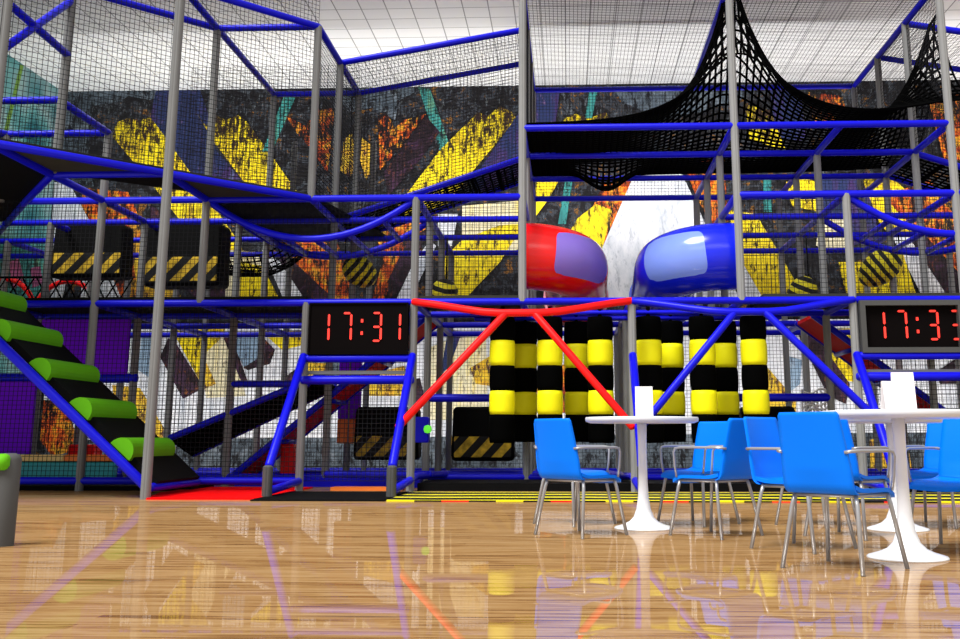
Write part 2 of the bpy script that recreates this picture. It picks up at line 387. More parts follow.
POLYS = [
    # upper band, first print
    (SLATE, [(52, 88), (175, 88), (150, 100), (128, 96), (112, 108), (96, 150), (104, 190), (62, 178)]),
    (SLATE, [(335, 84), (425, 82), (400, 100), (395, 120), (372, 108), (352, 112), (338, 102)]),
    (DARK, [(92, 106), (130, 100), (150, 104), (152, 180), (150, 222), (98, 205), (88, 160)]),
    (NAVY, [(156, 90), (200, 90), (210, 120), (216, 150), (250, 190), (192, 178), (150, 118)]),
    (YEL, [(112, 136), (117, 122), (129, 118), (137, 121), (150, 117), (158, 127), (193, 176), (232, 232), (272, 296), (232, 296), (190, 233), (150, 182)]),
    (YEL, [(196, 112), (206, 126), (213, 114), (226, 120), (238, 115), (247, 122), (276, 162), (298, 193), (322, 228), (284, 228), (244, 182), (214, 142)]),
    (FIRE, [(84, 188), (128, 192), (146, 232), (150, 300), (120, 300), (104, 262), (78, 215)]),
    (WHT, [(51, 182), (70, 184), (90, 222), (76, 240), (62, 300), (46, 300)]),
    (WHT, [(84, 268), (106, 262), (122, 300), (80, 300)]),
    (GOLD, [(128, 236), (160, 240), (182, 300), (140, 300)]),
    (PLUM, [(150, 205), (178, 222), (235, 300), (196, 300), (150, 240)]),
    (TEA, [(284, 96), (296, 96), (272, 152), (262, 152)]),
    (FIRE, [(286, 116), (306, 126), (318, 110), (334, 108), (331, 150), (327, 172), (312, 150), (296, 132)]),
    (FIRE, [(262, 228), (330, 228), (346, 262), (352, 300), (330, 300), (300, 275)]),
    (PLUM, [(270, 240), (288, 256), (335, 300), (300, 300)]),
    (WHT, [(262, 250), (280, 262), (305, 300), (284, 300)]),
    (CRM, [(228, 250), (258, 252), (270, 300), (225, 300)]),
    (YEL, [(240, 262), (262, 266), (280, 300), (240, 300)]),
    (GOLD, [(344, 140), (352, 132), (356, 160), (350, 178), (340, 170)]),
    (GOLD, [(362, 138), (370, 144), (374, 168), (366, 180), (360, 160)]),
    # mirrored half
    (TEA, [(418, 87), (430, 89), (452, 152), (444, 162)]),
    (FIRE, [(378, 116), (386, 112), (395, 128), (404, 120), (426, 114), (402, 146), (380, 170)]),
    (PLUM, [(426, 116), (440, 132), (420, 160), (388, 196), (384, 172)]),
    (YEL, [(478, 112), (488, 116), (500, 106), (512, 112), (516, 118), (494, 146), (472, 172), (440, 212), (404, 216), (396, 208), (440, 150)]),
    (NAVY, [(518, 114), (526, 90), (548, 90), (548, 168), (470, 196), (478, 172)]),
    (NAVY, [(548, 90), (560, 90), (552, 150), (536, 168)]),
    (WHT, [(438, 214), (458, 214), (452, 246), (438, 246)]),
    (CRM, [(462, 206), (526, 200), (526, 246), (484, 262), (462, 246)]),
    (YEL, [(440, 262), (462, 240), (500, 225), (524, 224), (500, 262), (464, 300), (440, 300)]),
    (FIRE, [(372, 228), (416, 214), (428, 232), (400, 262), (384, 300), (372, 300), (384, 256)]),
    (WHT, [(414, 262), (430, 240), (436, 246), (410, 300), (396, 300)]),
    (PLUM, [(408, 240), (430, 226), (420, 250), (400, 290), (388, 300), (388, 280)]),
    # second print
    (YEL, [(560, 124), (566, 118), (575, 114), (590, 118), (606, 112), (610, 122), (598, 150), (560, 150)]),
    (SLATE, [(612, 86), (760, 84), (740, 100), (700, 112), (660, 118), (622, 102)]),
    (YEL, [(526, 166), (566, 168), (548, 200), (530, 224), (518, 224)]),
    (TEA, [(566, 176), (573, 176), (566, 224), (558, 224)]),
    (TEA, [(590, 88), (598, 88), (592, 118), (585, 118)]),
    (FIRE, [(604, 184), (640, 178), (626, 215), (606, 262), (596, 240), (580, 232)]),
    (YEL, [(566, 238), (578, 218), (596, 204), (612, 210), (602, 250), (590, 262)]),
    (WHT, [(637, 168), (680, 170), (700, 212), (722, 262), (740, 300), (586, 300), (603, 246)]),
    (FIRE, [(682, 160), (725, 160), (728, 222), (712, 226), (696, 196)]),
    (TEA, [(763, 178), (771, 178), (772, 212), (764, 212)]),
    (YEL, [(728, 210), (756, 214), (782, 258), (806, 300), (762, 300), (740, 262)]),
    (WHT, [(742, 262), (764, 300), (738, 300)]),
    (YEL, [(786, 182), (806, 178), (826, 186), (830, 214), (792, 206)]),
    (NAVY, [(815, 176), (868, 172), (880, 240), (830, 250)]),
    (CRM, [(820, 214), (850, 214), (846, 252), (816, 246)]),
    (YEL, [(860, 174), (890, 176), (924, 206), (940, 250), (914, 262), (880, 224)]),
    (FIRE, [(884, 196), (930, 180), (966, 232), (962, 300), (938, 276), (922, 240)]),
    (PLUM, [(902, 240), (926, 236), (962, 276), (962, 304), (940, 300)]),
    (WHT, [(888, 228), (908, 236), (950, 300), (924, 300)]),
    (YEL, [(838, 262), (868, 262), (900, 244), (918, 300), (848, 300)]),
    (NAVY, [(770, 88), (800, 88), (806, 140), (776, 140)]),
    (FIRE, [(808, 92), (842, 96), (850, 124), (814, 126)]),
    (YEL, [(744, 104), (770, 110), (786, 150), (750, 140)]),
    (FIRE, [(928, 98), (966, 92), (975, 160), (944, 160)]),
    # lower band
    (WHT, [(44, 326), (975, 318), (975, 440), (44, 450)]),
    (SLATE, [(44, 440), (975, 432), (975, 474), (44, 478)]),
    (FIRE, [(44, 400), (66, 400), (80, 450), (52, 456), (40, 440)]),
    (GOLD, [(112, 385), (140, 388), (176, 448), (134, 448), (118, 420)]),
    (STEEL, [(142, 334), (152, 336), (150, 378), (138, 370)]),
    (YEL, [(172, 330), (226, 328), (206, 366), (216, 384), (204, 389)]),
    (CRM, [(200, 358), (228, 332), (246, 396), (206, 398)]),
    (PLUM, [(168, 338), (174, 340), (204, 388), (183, 399), (160, 357)]),
    (GOLD, [(196, 372), (206, 362), (216, 384), (204, 389)]),
    (PLUM, [(222, 334), (230, 332), (248, 382), (242, 384)]),
    (STEEL, [(234, 346), (240, 332), (262, 338), (258, 360), (244, 368)]),
    (PLUM, [(243, 368), (258, 358), (262, 336), (275, 350), (270, 364), (248, 370)]),
    (YEL, [(262, 332), (312, 330), (308, 344), (282, 350)]),
    (PLUM, [(286, 376), (300, 366), (306, 380), (304, 398), (290, 396)]),
    (GOLD, [(308, 362), (332, 364), (330, 384), (308, 380)]),
    (SLATE, [(330, 330), (352, 340), (346, 384), (330, 380)]),
    (GOLD, [(364, 376), (404, 366), (412, 384), (404, 396), (368, 396)]),
    (PLUM, [(408, 380), (420, 378), (426, 402), (408, 402)]),
    (CRM, [(424, 350), (452, 338), (486, 336), (488, 420), (426, 420)]),
    (NAVY, [(448, 330), (462, 332), (450, 366), (440, 376)]),
    (GOLD, [(470, 368), (490, 356), (490, 386), (476, 384)]),
    (FIRE, [(536, 384), (570, 360), (570, 412), (540, 416)]),
    (GOLD, [(766, 366), (796, 400), (796, 420), (764, 410)]),
    (STEEL, [(788, 356), (802, 360), (800, 384), (790, 392)]),
    (YEL, [(808, 330), (862, 328), (866, 384), (842, 380)]),
    (PLUM, [(796, 330), (812, 330), (850, 384), (846, 404), (828, 396)]),
    (PLUM, [(936, 372), (966, 352), (975, 384), (940, 384)]),
    (GOLD, [(870, 440), (905, 428), (912, 470), (870, 470)]),
]
mb = MB()
w0 = G(-6.08, RW, 0); w1 = G(9.2, RW, ZC)
mb.box(((w0.x + w1.x) / 2, w0.y + .1, ZC * M / 2), (w1.x - w0.x, .2, ZC * M), mi=0)
mb.sm = [False] * len(mb.f)
for k, (mi, pl) in enumerate(POLYS):
    d = .004 + .0012 * k
    pts = []
    for u, v in pl:
        c, z = on_row(u, v, RW - d / M)
        pts.append(G(max(-6.07, c), RW, max(.005, min(z, ZC - .005))) - Vector((0, d, 0)))
    mb.add(pts, [list(range(len(pts)))], mi)
wall = struct('wall_back', mb, MUR)


def left_wall_mat():
    m, nt, b, N, L = new_mat('teal_mural')
    tc = N.new('ShaderNodeTexCoord')
    no = N.new('ShaderNodeTexNoise'); no.inputs['Scale'].default_value = .6; no.inputs['Detail'].default_value = 8
    L.new(tc.outputs['Object'], no.inputs['Vector'])
    rp = N.new('ShaderNodeValToRGB'); el = rp.color_ramp.elements; el.new(.5); el.new(.6)
    for e, (p, c) in zip(el, [(.36, (.02, .12, .14)), (.47, (.10, .28, .28)), (.56, (.22, .33, .33)), (.68, (.04, .16, .18))]): e.position = p; e.color = (*c, 1)
    L.new(no.outputs['Fac'], rp.inputs['Fac'])
    L.new(rp.outputs['Color'], b.inputs['Base Color']); b.inputs['Roughness'].default_value = .7
    b.inputs['Specular IOR Level'].default_value = .15
    return m


mb = MB(); mb.box((XL - .1, (Y0 + 2.5) * M, ZC * M / 2), (.2, 5.2 * M, ZC * M)); 


def on_col(u, v, c):
    a = (u - CX) / F_PX; b = -(v - CY) / F_PX
    y = math.cos(PITCH) - math.sin(PITCH) * b; Z = math.sin(PITCH) + math.cos(PITCH) * b
    t = (X0 + c) / (math.cos(YAW) * a + math.sin(YAW) * y)
    return (-math.sin(YAW) * a + math.cos(YAW) * y) * t - Y0, Z * t + H


for pl, mi in (([(20, 64), (23.5, 66), (4, 146), (0, 146)], 1), ([(0, 235), (50, 255), (50, 300), (0, 300)], 2), ([(8, 262), (18, 258), (24, 280), (12, 290)], 3), ([(30, 268), (40, 266), (42, 284), (32, 288)], 3)):
    mb.add([G(-6.08 + .003 * mi, *on_col(u, v, -6.08)) for u, v in pl], [list(range(len(pl)))], mi)
struct('wall_left', mb, [left_wall_mat(), plain('lime_print', (.10, .22, .02), .7), MUR[TEA], plain('magenta_print', (.25, .05, .14), .7, var=.6, scale=3)])

# ------------------------------------------------------------------ the play frame (one bolted, padded frame)
frame = thing('play_frame', G(2, 1.5, 0), 'tall multi-level soft play frame of grey posts and blue padded rails with safety nets', 'play frame')
PR, RR = .056, .05
NP = {'post': 0, 'rail': 0}


def post(c, r, z0, z1, m=None, rad=PR, lean=(0, 0)):
    b = MB(); b.post(G(c, r, z0), G(c, r, z1), rad)
    NP['post'] += 1
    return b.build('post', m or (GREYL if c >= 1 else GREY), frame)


def rail(*pts, rad=RR, mat=None, name='rail', parent=None):
    b = MB(); b.tube([G(*p) for p in pts], rad, 12, dome=True)
    NP['rail'] += 1
    return b.build(name, mat or BLUE, parent or frame)


for r in (1, 2, 3):                                    # the posts behind, bay by bay
    for c in (-5, -4, -3, -2): post(c, r, 0, L2)
    post(-1, r, 0, L2 if r == 3 else L4)
    post(0, r, 0, L2)
    post(1, r, 0, L5)
    post(2, r, 0, L1)
    post(3, r, 0, L3); post(4, r, 0, L3)
    post(5, r, 0, L5); post(6, r, 0, L2)
post(-2, 2, L2, L4); post(-1, 3, L2, L4 - .3); post(-2, 3, L2, L4 - .3)
post(-3, 0, 0, L2); post(-3, 0, L2, L3)                # front row
post(-1, 0, 0, L1); post(-1, 0, L2, L4); post(-2, 0, L1, L4)
post(0, 0, 0, L2); post(2, 0, 0, L1); post(4, 0, 0, L2)
for c in (1, 3, 5): post(c, 0, L1, L5)
post(5, 0, 0, L1)
post(-4, 0, L2, L3); post(-1.90, -1.22, 0, L5 - .2, rad=.06); post(-2.97, -1, L2, L5, rad=.06); post(-2.99, -1.96, L2, L5, rad=.06)
ZB = .09
for r in (0, 1, 2, 3):
    # ground, first and second level
    if r == 0: rail((-6, 0, ZB), (-1.02, 0, ZB)); rail((4, 0, ZB), (7, 0, ZB))
    else: rail((-6, r, ZB), (7, r, ZB))
    rail((-6, r, L1), (7, r, L1))
    rail(((-3.72, -4.5, -5.2, -6)[r], r, L2), (1, r, L2)); rail((3, r, L2), (7, r, L2))
    # third level
    rail((1, r, L3), (5, r, L3))
for c in range(-5, 7):
    rail((c, 0, L1), (c, 3, L1))
for c in (-4, 0, 1, 3, 4, 5, 6):
    rail((c, 1 if c == -4 else 0, L2), (c, 3, L2))
rail((-3, -2, L2), (-3, 3, L2)); rail((-2, -1, L2), (-2, 3, L2)); rail((-1, 0, L2), (-1, 3, L2))
rail((-5, 2, L2), (-5, 3, L2))
rail((-1, 0, L2), (-2, -1, L2)); rail((-2, -1, L2), (-3, -2, L2)); rail((-3, -2, L2), (-4.3, -3.3, L2))
rail((-3, -1, L2), (-3.75, 0, L2), (-5.2, 2, L2)); rail((-3, -1, L2), (-2, -1, L2))
for c in (1, 3, 4, 5): rail((c, 0, L3), (c, 3, L3))
rail((-4.6, -1, L3), (-3, -1, L3)); rail((-4.6, 0, L3), (-3, 0, L3)); rail((-3, -1, L3), (-3, 0, L3)); rail((-4.6, -.6, L3), (-4, 0, L3))
rail((-2.99, -1.96, 3.45), (-2.97, -1, 4.28)); rail((-2.99, -1.9, 3.84), (-2.96, -1, 3.77))
# top rails
rail((-2, 0, L4), (-1, 0, L4)); rail((-2, 2, L4), (-1, 2, L4)); rail((-2, -1.2, L4), (-2, 2, L4)); rail((-1, 0, L4), (-1, 2, L4))
rail((-2.05, -1.05, L4), (-1, 0, L4)); rail((-3, -1, L4), (-2, 0, L4))
for r in (1, 2): rail((-1, r, L4), (1, r, L5)); rail((5, r, L5), (7, r, L4))
rail((1, 3, L5), (5, 3, L5))
for c in (1, 3, 5): rail((c, 0, L5), (c, 3, L5))
rail((1, 0, L5), (5, 0, L5))
# middle rails of the ground floor
rail((0, 1, .86), (1, 1, .86), rad=.06); rail((3, 1, .86), (3.98, 1, .86), rad=.06); rail((-2, 1, 1.003), (-1.2, 1, 1.003))
rail((-4.6, 1, 1.066), (-2.98, 1, 1.066), rad=.075)
rail((-1, 0, ZB), (-1, -.95, .05)); rail((0, -.95, .05), (0, .35, .12), (.2, 1, .12)); rail((2, -.95, .05), (2, .35, .12), (1.8, 1, .12))
rail((-.9, .6, .13), (.1, .6, .13))
rail((4, -.82, .05), (4, 0, .1))

# decks
def deck(poly, z, mat=DECKM, t=.05):
    b = MB(); b.prism([G(c, r, z) - Vector((0, 0, t)) for c, r in poly], (0, 0, t)); return b.build('deck', mat, frame)


deck([(-6, 0), (-1, 0), (-1, 1), (-6, 1)], L1 + .06, BLACK)
deck([(0, 0), (1, 0), (1, .9), (0, .9)], L1 + .06); deck([(3.2, 0), (7, 0), (7, .95), (3.2, .95)], L1 + .06)
deck([(-3, -2), (-2, -1), (-3, -1)], L2 + .05); deck([(-2, -1), (-1, 0), (-2, 0)], L2 + .05)
deck([(-2, 0), (-1, 0), (-.6, 2.3), (-2, 2.3)], L2 + .05, BLACK)
deck([(-3, -2), (-3, -1), (-3.75, 0), (-4.5, 1), (-6, 1), (-6, -2.6), (-3.6, -2.6)], L2 + .05, BLACK)
deck([(-3, -1), (-2, -1), (-2, -.2)], L2 + .05, BLACK)

# ------------------------------------------------------------------ nets
def net(P00, P10, P11, P01, sp=.062, rad=.004, parent=None):
    a, b_, c, d = [Vector(p) for p in (P00, P10, P11, P01)]
    lu = max((b_ - a).length, (c - d).length); lv = max((d - a).length, (c - b_).length)
    nu = max(2, int(lu / sp)); nv = max(2, int(lv / sp))
    b = MB()
    q = lambda u, v: (a * (1 - u) + b_ * u) * (1 - v) + (d * (1 - u) + c * u) * v
    for i in range(nu + 1): b.tube([q(i / nu, 0), q(i / nu, 1)], rad, 3, caps=False, smooth=False)
    for j in range(nv + 1): b.tube([q(0, j / nv), q(1, j / nv)], rad, 3, caps=False, smooth=False)
    return b.build('safety_net', NETM, parent or frame)


def wnet(c0, r0, c1, r1, z0, z1, **k): return net(G(c0, r0, z0), G(c1, r1, z0), G(c1, r1, z1), G(c0, r0, z1), **k)


wnet(-6, 3.03, 7, 3.03, ZB, L1); wnet(-6, 3.03, 0, 3.03, L1, L2); wnet(0, 3.03, 1, 3.03, L1, L2); wnet(3, 3.03, 7, 3.03, L1, L2)
wnet(-6, .06, 0, .06, ZB, L1); wnet(4, .06, 7, .06, ZB, L1)
wnet(-6, .08, 1, .08, L1, L2); wnet(3, .08, 7, .08, L1, L2)
wnet(-1, .02, -2, -.98, L2, L5); wnet(-2, -1, -3, -2, L2, L5 + .3)
wnet(-6, 0, -3, 0, L2, L3)
wnet(-1.02, 0, -1.02, 2, L2, L4); wnet(-3, 2.02, -1, 2.02, L2, L5); wnet(-6, 3.02, -1, 3.02, L2, L5)
net(G(-1, 1, L2), G(1, 1, L3), G(1, 1, L5), G(-1, 1, L4)); net(G(-1, 1, L4), G(1, 1, L5), G(1, 2, L5), G(-1, 2, L4))
net(G(-1, 2.02, L2), G(1, 2.02, L2), G(1, 2.02, L5), G(-1, 2.02, L4))
wnet(1, 3.02, 5, 3.02, L3, L5); wnet(1.02, 0, 1.02, 3, L3, L5); wnet(5, 0, 5, 3, L3, L5)
net(G(1, 0, L5), G(5, 0, L5), G(5, 3, L5), G(1, 3, L5)); wnet(3, 3.02, 5, 3.02, L2, L3)
net(G(5, 1, L5), G(7, 1, L4), G(7, 2, L4), G(5, 2, L5)); wnet(5, 2.02, 7, 2.02, L3, L4 + .1); net(G(5, 3, L2), G(7, 3, L2), G(7, 3, L4), G(5, 3, L5))


def rope_surface(fn, nu, nv, rad, b=None):
    b = b or MB()
    for i in range(nu + 1): b.tube([fn(i / nu, j / nv) for j in range(nv + 1)], rad, 4, caps=False, smooth=False)
    for j in range(nv + 1): b.tube([fn(i / nu, j / nv) for i in range(nu + 1)], rad, 4, caps=False, smooth=False)
    return b


# great cargo net on the third level, hung up in two tall points
def cargo(u, v):
    c = 1.0 + 4.25 * u; r = .02 + 2.0 * v
    z = L3 + .045 - .05 * abs(math.sin((c - 1) * PI / 2)) * math.sin(PI * v) - .24 * math.exp(-((c - 1.85) / .28) ** 2 - ((v - .84) / .12) ** 2)
    for pc, pr_, A in ((3.08, .35, 1.60), (5.24, .8, 1.38)):
        d = math.hypot(c - pc, (r - pr_) * 1.0)
        z += A * math.exp(-max(0, d - .03) / (.35 if pc < 4 else .38))
    return G(c, r, z)


b = rope_surface(cargo, 68, 32, .0175)
tag(b.build('cargo_net', ROPE, origin=G(3, 1, L3)), 'large black cargo net slung on the upper right level, drawn up into two tall points', 'cargo net')


# net ramps
def net_ramp(name, p0, p1, q0, q1, label, n=(10, 26), rad=.017, side=RR, grp=None):
    """p0-p1 and q0-q1: the two padded side rails"""
    t = thing(name, G(*[(a + c) / 2 for a, c in zip(p0, q0)]), label, 'net ramp', grp)
    rail(p0, p1, rad=side, name='side_rail', parent=t); rail(q0, q1, rad=side, name='side_rail', parent=t)
    A, B_, C_, D = G(*p0), G(*p1), G(*q0), G(*q1)
    b = rope_surface(lambda u, v: (A * (1 - v) + B_ * v) * (1 - u) + (C_ * (1 - v) + D * v) * u - Vector((0, 0, .03)), n[0], n[1], rad)
    k = 7
    for i in range(1, k):
        f = i / k; b.tube([A.lerp(B_, f) - Vector((0, 0, .03)), C_.lerp(D, f) - Vector((0, 0, .03))], .028, 6)
    b.build('rope_net', ROPE, t)
    return t


net_ramp('net_ramp', (-1, 1.05, L2 + .01), (.98, 1.05, L3), (-1, 2, L2), (.98, 2, L3), 'blue railed black net ramp climbing to the upper right deck, above the left clock')
net_ramp('net_ramp', (7, 1.05, L2 + .01), (5.02, 1.05, L3), (7, 2, L2), (5.02, 2, L3), 'blue railed black net ramp sloping down to the right edge from the cargo net deck')
net_ramp('net_ramp', (-2.58, 1, .468), (-1.05, 1, 1.10), (-2.55, 1.6, .30), (-1.05, 1.6, 1.0), 'low black net ramp with blue rails rising behind the green stepped ramp', n=(12, 32))


# sagging bridges
def bridge(c0, c1, label):
    t = thing('sagging_bridge', G((c0 + c1) / 2, .5, L2 - .4), label, 'hanging bridge', 'sagging blue bridges at second level')
    fn = lambda f, r: (c0 + (c1 - c0) * f, r, L2 - .38 * (1 - (2 * f - 1) ** 2))
    for r in (.03, 1.03): rail(*[fn(k / 20, r) for k in range(21)], name='side_rail', parent=t)
    for f in (.2, .36, .52, .68, .84): rail(fn(f, .03), fn(f, 1.03), name='cross_bar', parent=t, rad=.04)
    return t


bridge(-2, 0, 'sagging bridge of curved blue tubes hanging above the left clock')
bridge(4, 6, 'sagging bridge of curved blue tubes hanging above the right clock')


# ------------------------------------------------------------------ ground-floor gates and trusses
def gate_leg(c, rf, name='gate_leg'):
    t = Vector(G(c, -.03, 1.2)); f = Vector(G(c, rf, .25)); 
    b = MB(); b.tube([t, f], .055, 12, dome=True); o = b.build(name, BLUE, frame)
    b = MB(); b.post(G(c, rf - .03, 0), G(c, rf - .03, .24), .062); s = b.build('floor_socket', SOCK, o)
    return o


for c, rf in ((-1, -.98), (0, -.98), (2, -.93), (4, -.85), (5, -.85)): gate_leg(c, rf)
rail((-1, -.03, 1.18), (0, -.03, 1.18), name='gate_bar', rad=.052); rail((-1, -.02, .985), (0, -.02, .985), name='gate_bar', rad=.06)
rail((4, -.03, 1.19), (5, -.03, 1.19), name='gate_bar', rad=.052); rail((4, -.02, 1.005), (5, -.02, 1.005), name='gate_bar', rad=.06)
for a, b_ in ((-1, 0), (4, 5)):
    b = MB(); b.box((G((a + b_) / 2, 0, 0).x, G(0, .03, 0).y, 1.055 * M), (M * .96, .06, .05)); b.build('gate_shelf', GREY, frame)


def truss(c0, mat, label, parts):
    t = thing('bent_truss', G(c0 + 1, -.3, 1.5), label, 'truss')
    c1 = c0 + 2
    b = MB(); pts = [(c0, -.02, L1)]
    for k in range(1, 12):
        f = k / 12; s = min(1, min(f, 1 - f) / .38); s = s * s * (3 - 2 * s) * .35 + s * .65
        pts.append((c0 + 2 * f, -.02 - .33 * s, L1 - .145 * s))
    pts.append((c1, -.02, L1))
    b.tube([G(*p) for p in pts], .05, 12, dome=True); b.build('top_chord', mat, t)
    for p, q in parts:
        b = MB(); b.tube([G(*p), G(*q)], .05, 12, dome=True); b.build('diagonal_brace', mat, t)


truss(0, RED, 'red padded truss with two splayed braces in front of the punch bags', [((.86, -.35, 1.54), (-.02, -.62, .56)), ((1.13, -.35, 1.54), (1.95, -.62, .56))])
truss(2, BLUE, 'blue padded truss with two splayed braces beside the right clock', [((2.87, -.35, 1.54), (2.06, -.57, .60)), ((3.14, -.35, 1.55), (3.95, -.55, .66))])

# ------------------------------------------------------------------ clocks
SEG = {'0': 'abcdef', '1': 'bc', '7': 'abc', '3': 'abgcd'}


def clock(c0, label, xs, chars, bez, deep, x_col):
    W, z0, z1 = M, 1.215, 1.685
    t = thing('wall_clock', G(c0 + .5, -.05, z0), label, 'clock', 'digital clocks over the gates')
    cx = G(c0 + .5, 0, 0).x; y = G(0, -.02, 0).y; zc = (z0 + z1) / 2 * M; hh = (z1 - z0) * M
    b = MB()
    w = W - .13; fw = bez
    for sx in (-1, 1): b.box((cx + sx * (w / 2 - fw / 2), y, zc), (fw, .16, hh))
    for sz in (-1, 1): b.box((cx, y, zc + sz * (hh / 2 - fw / 2)), (w - 2 * fw, .16, fw))
    b.box((cx, y + .06, zc), (w - 2 * fw, .04, hh - 2 * fw))
    b.build('case', CLKG if deep else CLKB, t)
    b = MB(); yf = y + (.02 if deep else -.05); b.box((cx, yf, zc), (w - 2 * fw - .004, .02, hh - 2 * fw - .004)); b.build('screen', CLKB, t)
    yd = yf - .016
    dh, dw, st = .38, .12, .028
    for x, ch in zip(xs, chars):
        xc = G(x, 0, 0).x; b = MB(); zd = zc + .02
        if ch == ':':
            for s in (-1, 1): b.box((xc, yd, zd + s * .085), (.03, .01, .045))
            b.build('colon', LED, t); continue
        h2 = dh / 2
        for s in SEG[ch]:
            g = .012
            if s in 'agd':
                zz = {'a': h2, 'g': 0, 'd': -h2}[s]
                q = [(-dw / 2 + g, 0), (-dw / 2 + g + st / 2, st / 2), (dw / 2 - g - st / 2, st / 2), (dw / 2 - g, 0), (dw / 2 - g - st / 2, -st / 2), (-dw / 2 + g + st / 2, -st / 2)]
                q = [(px, pz + zz) for px, pz in q]
            else:
                xx = dw / 2 if s in 'bc' else -dw / 2; zb = h2 / 2 if s in 'bf' else -h2 / 2; l = h2 / 2 - g
                q = [(0, l), (st / 2, l - st / 2), (st / 2, -l + st / 2), (0, -l), (-st / 2, -l + st / 2), (-st / 2, l - st / 2)]
                q = [(px + xx, pz + zb) for px, pz in q]
            b.prism([(xc + px, yd, zd + pz) for px, pz in q], (0, -.008, 0))
        b.build('digit', LED, t)


clock(-1, 'black digital clock reading 17:31 in red above the left gate', [-.81, -.605, -.465, -.33, -.155], '17:31', .02, False, 0)
clock(4, 'grey framed digital clock reading 17:33 in red above the right gate', [4.225, 4.42, 4.56, 4.70, 4.90], '17:33', .07, True, 0)

# ------------------------------------------------------------------ tube slides
def tube_slide(name, c0, sgn, r0, zc, R, cend, mats, label, w0, w1):
    """straight along the front, then a quarter bend away from the viewer"""
    t = thing(name, G(c0, r0, L1), label, 'tube slide')
    rad = R * M; br = .42 * M
    cc = cend - sgn * R                                  # centre column of the part running back
    path = []
    A = G(c0 + sgn * .02, r0, zc); xb = G(cc, 0, 0).x - sgn * br
    for k in range(5): path.append(Vector((A.x + (xb - A.x) * k / 4, A.y, A.z)))
    for k in range(1, 13):
        a = PI / 2 * k / 12
        path.append(Vector((xb + sgn * br * math.sin(a), A.y + br * (1 - math.cos(a)), A.z - .10 * (k / 12))))
    e = path[-1]
    for k in range(1, 4): path.append(e + Vector((0, .32 * k, -.10 * k)))
    b = MB(); b.tube(path, rad, 36, caps=False); b.tube(path[::-1], rad * .95, 36, caps=False)
    b.build('slide_tube', mats[0], t)
    # seam flanges
    b = MB()
    for i in (len(path) - 1,):
        d = (path[min(i + 1, len(path) - 1)] - path[max(i - 1, 0)]).normalized()
        b.tube([path[i] - d * .03, path[i] + d * .03], rad * 1.07, 36)
    b.build('flange', mats[1], t)
    # window let into the outside of the bend

    def win(u, v, k=1.012):
        # rounded-rectangle map of the unit square
        x, y = 2 * u - 1, 2 * v - 1
        p = 5.; n = (abs(x) ** p + abs(y) ** p) ** (1 / p); m = max(abs(x), abs(y))
        if n > 1e-6: x, y = x * m / n, y * m / n
        s = w0 + (x + 1) / 2 * (w1 - w0); i = min(int(s), len(path) - 2); f = s - i
        p0 = path[i].lerp(path[i + 1], f); d = (path[i + 1] - path[i]).normalized()
        side = d.cross(Vector((0, 0, 1))).normalized()
        if side.y > 0 and abs(d.x) > .5: side = -side
        if abs(d.x) <= .5 and side.x * sgn < 0: side = -side
        upv = side.cross(d).normalized()
        if upv.z < 0: upv = -upv
        ph = y * .72 + .05
        return p0 + (side * math.cos(ph) + upv * math.sin(ph)) * rad * k
    b = MB(); b.grid(win, 20, 14)
    b.build('window', mats[2], t)
    return t


tube_slide('tube_slide', .97, 1, .5, 2.205, .325, 1.83, (TUBER, FLNG, PANE), 'red plastic tube slide with a bluish window, on the left of the white mural panel', 6.2, 14.4)
tube_slide('tube_slide', 3.05, -1, .5, 2.19, .325, 2.09, (TUBEB, FLNGB, PANEB), 'blue plastic tube slide with a pale window, on the right of the white mural panel', 5.0, 12.4)

# ------------------------------------------------------------------ punch bags
def bag_proto():
    t = local_thing('punch_bag', 'x', 'punch bag')
    R = .178
    zs = [(0, .389), (.389, .713), (.713, 1.061), (1.061, 1.41), (1.41, 1.74)]
    def seg(z0, z1, bulge):
        n = 28; pr_ = []
        for k in range(7):
            f = k / 6; pr_.append((R * (1 + bulge * math.sin(PI * f)) - (.008 if k in (0, 6) else 0), z0 + (z1 - z0) * f))
        b = MB(); b.lathe(pr_, n); return b
    for k, (a, c) in enumerate(zs):
        seg(a, c, .03).build('black_sleeve' if k % 2 == 0 else 'yellow_sleeve', BAGBLK if k % 2 == 0 else BAGYEL, t)
    b = MB(); b.tube([(0, 0, 1.74), (0, 0, 1.90)], .03, 8); b.build('hanging_strap', BAGBLK, t)
    return t


bag = bag_proto()
bag_spots = [(.80, .3, 'front row punch bag striped black and yellow, leftmost of all'), (1.245, .3, 'front row black and yellow punch bag, second from the left of its row'),
             (1.718, .3, 'front row black and yellow punch bag just left of the middle blue gate leg'), (2.171, .3, 'front row black and yellow punch bag behind the card on the white table'),
             (2.668, .3, 'front row black and yellow punch bag crossed by the left blue brace'), (3.144, .3, 'front row punch bag striped black and yellow, rightmost of all'),
             (.994, .78, 'back row black and yellow punch bag between the two leftmost front bags'), (1.499, .78, 'back row black and yellow punch bag crossed by the right red brace'),
             (2.427, .78, 'back row black and yellow punch bag just right of the white table card'), (2.946, .78, 'back row black and yellow punch bag beside the rightmost front bag')]
for i, (c, r, lab) in enumerate(bag_spots):
    p = G(c, r, .423 if r < .5 else .43)
    if i == 0: bag.location = p; bag['label'] = lab; bag['group'] = 'punch bags in the middle bay'
    else: dup(bag, p, random.uniform(0, 6), lab, 'punch bags in the middle bay')
rail((.5, .3, L1 - .07), (3.5, .3, L1 - .07), name='bag_rail', rad=.035); rail((.5, .78, L1 - .07), (3.5, .78, L1 - .07), name='bag_rail', rad=.035)

